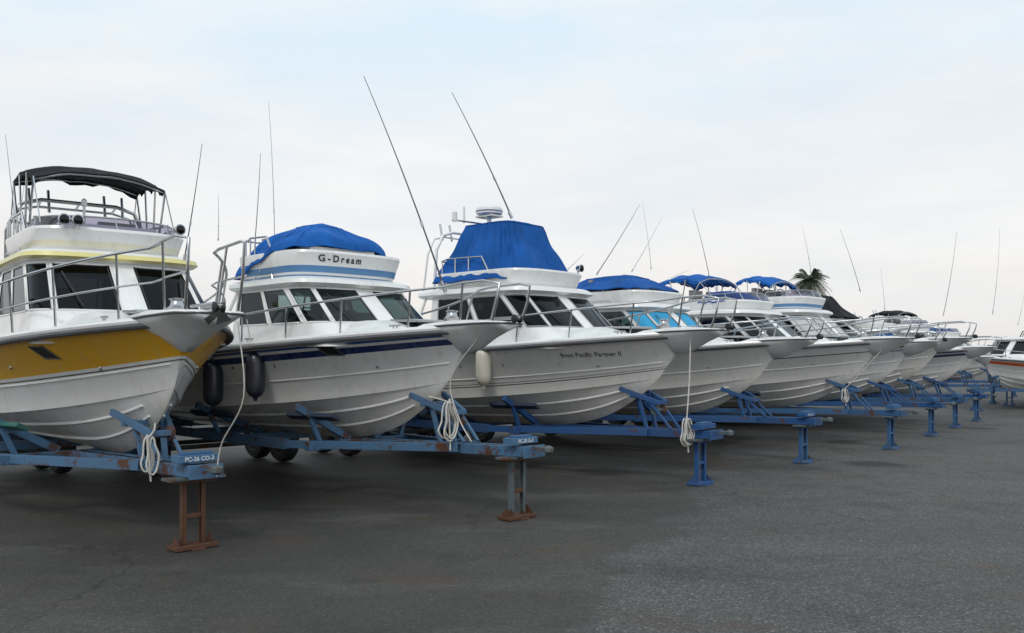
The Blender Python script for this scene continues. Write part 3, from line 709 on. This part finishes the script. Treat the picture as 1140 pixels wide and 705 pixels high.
wv=N(nt,'ShaderNodeVectorMath',operation='ADD'); nz=N(nt,'ShaderNodeTexNoise'); nz.inputs['Scale'].default_value=1.5; nz.inputs['Detail'].default_value=5; nt.links.new(tc,nz.inputs['Vector'])
nt.links.new(tc,wv.inputs[0]); nt.links.new(nz.outputs['Color'],wv.inputs[1]); nt.links.new(wv.outputs[0],vc.inputs['Vector'])
crack=ramp(nt,vc.outputs['Distance'],[(0,1.),(.003,.7),(.006,0.)])
crk=math_n(nt,'MULTIPLY',crack,ramp(nt,noise_n(nt,.4,3,tc),[(.47,0.),(.57,.75)]))
c=mixc(nt,crk,c,(.018,.017,.016))
stn=ramp(nt,noise_n(nt,.75,4,mapping(nt,tc,(1,1.4,1))),[(.58,0.),(.70,.6)])
c=mixc(nt,stn,c,(.080,.054,.034))
ov=N(nt,'ShaderNodeTexVoronoi'); ov.inputs['Scale'].default_value=.45
wv2=N(nt,'ShaderNodeVectorMath',operation='MULTIPLY_ADD'); nt.links.new(nz.outputs['Color'],wv2.inputs[0]); wv2.inputs[1].default_value=(.7,.7,0); nt.links.new(tc,wv2.inputs[2]); nt.links.new(wv2.outputs[0],ov.inputs['Vector'])
oil=ramp(nt,ov.outputs['Distance'],[(.12,.8),(.26,0.)]); c=mixc(nt,oil,c,(.022,.020,.018))
nt.links.new(c,b.inputs['Base Color']); 
rr=ramp(nt,big,[(.3,.6),(.7,.88)]); nt.links.new(rr,b.inputs['Roughness'])
b.inputs['Specular IOR Level'].default_value=.35
bump(nt,b,math_n(nt,'ADD',math_n(nt,'MULTIPLY',vor.outputs['Distance'],.5),math_n(nt,'MULTIPLY',med,.8)),.6,.012)
g.build('ground',None,0)

# ------------------------------------------------------------------ background
tm,nt,b=newmat('tree_foliage'); b.inputs['Roughness'].default_value=.8
tcx=N(nt,'ShaderNodeTexCoord').outputs['Object']
nt.links.new(mixc(nt,noise_n(nt,.6,4,tcx),(.02,.035,.018),(.06,.085,.04)),b.inputs['Base Color']); M['foliage']=tm
M['concrete']=paint('concrete',(.30,.29,.27),.8,.5,(.15,.14,.12),0)
m=MB()
for i in range(9000):
    x=random.uniform(-150,330); h=3.5+3.5*noise.noise(Vector((x*.03,0,0)))+2*noise.noise(Vector((x*.15,3,0)))
    y=260+random.uniform(-5,5); z=random.uniform(0,1)**.8*max(1,h); s=random.uniform(.5,1.3)
    a=Vector([random.gauss(0,1) for _ in range(3)]).normalized(); u=a.orthogonal().normalized()*s; v=a.cross(u).normalized()*s; c0=Vector((x,y,z))
    m.add([c0+u,c0+v,c0-u,c0-v],[(0,1,2,3)],'foliage')
m.build('distant_trees',None,0,recalc=False)
m=MB(); m.box((90,240,.6),(500,.5,1.2),'concrete'); m.box((90,240,1.24),(500,.7,.08),'concrete'); m.build('sea_wall',None,0)
M['palmtrunk']=paint('palm_trunk',(.13,.10,.07),.9,.5,(.05,.04,.03),0)
def palm(pos,h,cr):
    e=empty('palm_tree',pos); t=MB(); pts=[];rad=[]
    for i in range(13):
        q=i/12; pts.append((.3*math.sin(q*1.4),.1*q,h*q)); rad.append(lerp(.28,.17,q)+(.02 if i%2 else 0))
    t.tube(pts,.2,'palmtrunk',10,False,rad)
    t.build('trunk',e,60); f=MB(); c=Vector(pts[-1])
    for k in range(50):
        az=random.uniform(0,2*math.pi); el=random.uniform(-.7,1.4); L=cr*random.uniform(.8,1.15)
        dh=Vector((math.cos(az),math.sin(az),0)); side=Vector((-math.sin(az),math.cos(az),0)); path=[]
        for i in range(9):
            q=i/8; path.append(c+dh*(L*q*math.cos(el)*(1-.1*q))+Vector((0,0,L*(math.sin(el)*q-.55*q*q))))
        f.tube(path,.02,'foliage',4,False,[.03*(1-i/9)+.005 for i in range(9)])
        for i in range(1,9):
            for sg in(-1,1):
                for w in(0,.5):
                    p=path[i-1].lerp(path[i],w); ll=cr*.26*math.sin(math.pi*(i+w)/9.6)+.1
                    tipp=p+side*sg*ll*.8+dh*ll*.45-Vector((0,0,ll*.5)); ww=(path[i]-path[i-1]).normalized()*.055
                    f.add([p-ww,p+ww,tipp],[(0,1,2)],'foliage')
    f.build('fronds',e,0,recalc=False)
palm((30.0,90,0),9.7,2.6)

# ------------------------------------------------------------------ world
sun_el=R(45); sun_az=R(192)
w=bpy.data.worlds.new('World'); bpy.context.scene.world=w; w.use_nodes=True; nt=w.node_tree
bg=nt.nodes['Background']; bg.inputs[1].default_value=.1
sky=N(nt,'ShaderNodeTexSky',sky_type='NISHITA',sun_disc=False); sky.sun_elevation=sun_el; sky.sun_rotation=sun_az; sky.air_density=1.0; sky.dust_density=3
tc=N(nt,'ShaderNodeTexCoord').outputs['Generated']; sp=N(nt,'ShaderNodeSeparateXYZ'); nt.links.new(tc,sp.inputs[0])
grad=ramp(nt,sp.outputs[2],[(0.0,(8.6,7.9,7.3)),(.10,(9.1,8.7,8.3)),(.22,(8.3,8.95,9.5)),(.42,(7.3,9.1,10.4)),(1.,(6.9,8.5,10.))])
cn=noise_n(nt,1.7,6,mapping(nt,tc,(1,1,4.0)),.58)
cl=ramp(nt,cn,[(.42,0.),(.64,.85)])
c=mixc(nt,cl,grad,(9.7,9.65,9.6))
cn2=ramp(nt,noise_n(nt,2.1,5,mapping(nt,tc,(1,1.2,5)),.6),[(.45,0.),(.70,.6)])
c=mixc(nt,cn2,c,(7.7,8.4,9.1))
c=mixc(nt,.95,sky.outputs[0],c)
nt.links.new(c,bg.inputs[0])
sd=bpy.data.lights.new('sun','SUN'); sd.energy=1.0; sd.angle=R(14); sd.color=(1,.96,.9)
so=bpy.data.objects.new('sun',sd); bpy.context.collection.objects.link(so)
dv=Vector((math.sin(sun_az)*math.cos(sun_el),math.cos(sun_az)*math.cos(sun_el),math.sin(sun_el)))
so.rotation_euler=dv.to_track_quat('Z','Y').to_euler()
# ------------------------------------------------------------------ camera
cd=bpy.data.cameras.new('camera'); cam=bpy.data.objects.new('camera',cd); bpy.context.collection.objects.link(cam)
cam.location=(0,0,1.6); cam.rotation_euler=(R(90),0,0); cd.sensor_width=36; cd.lens=36*987/1140; cd.shift_y=47.5/1140; cd.clip_end=3000
sc=bpy.context.scene; sc.camera=cam
sc.view_settings.view_transform='Standard'; sc.view_settings.look='None'; sc.view_settings.exposure=0
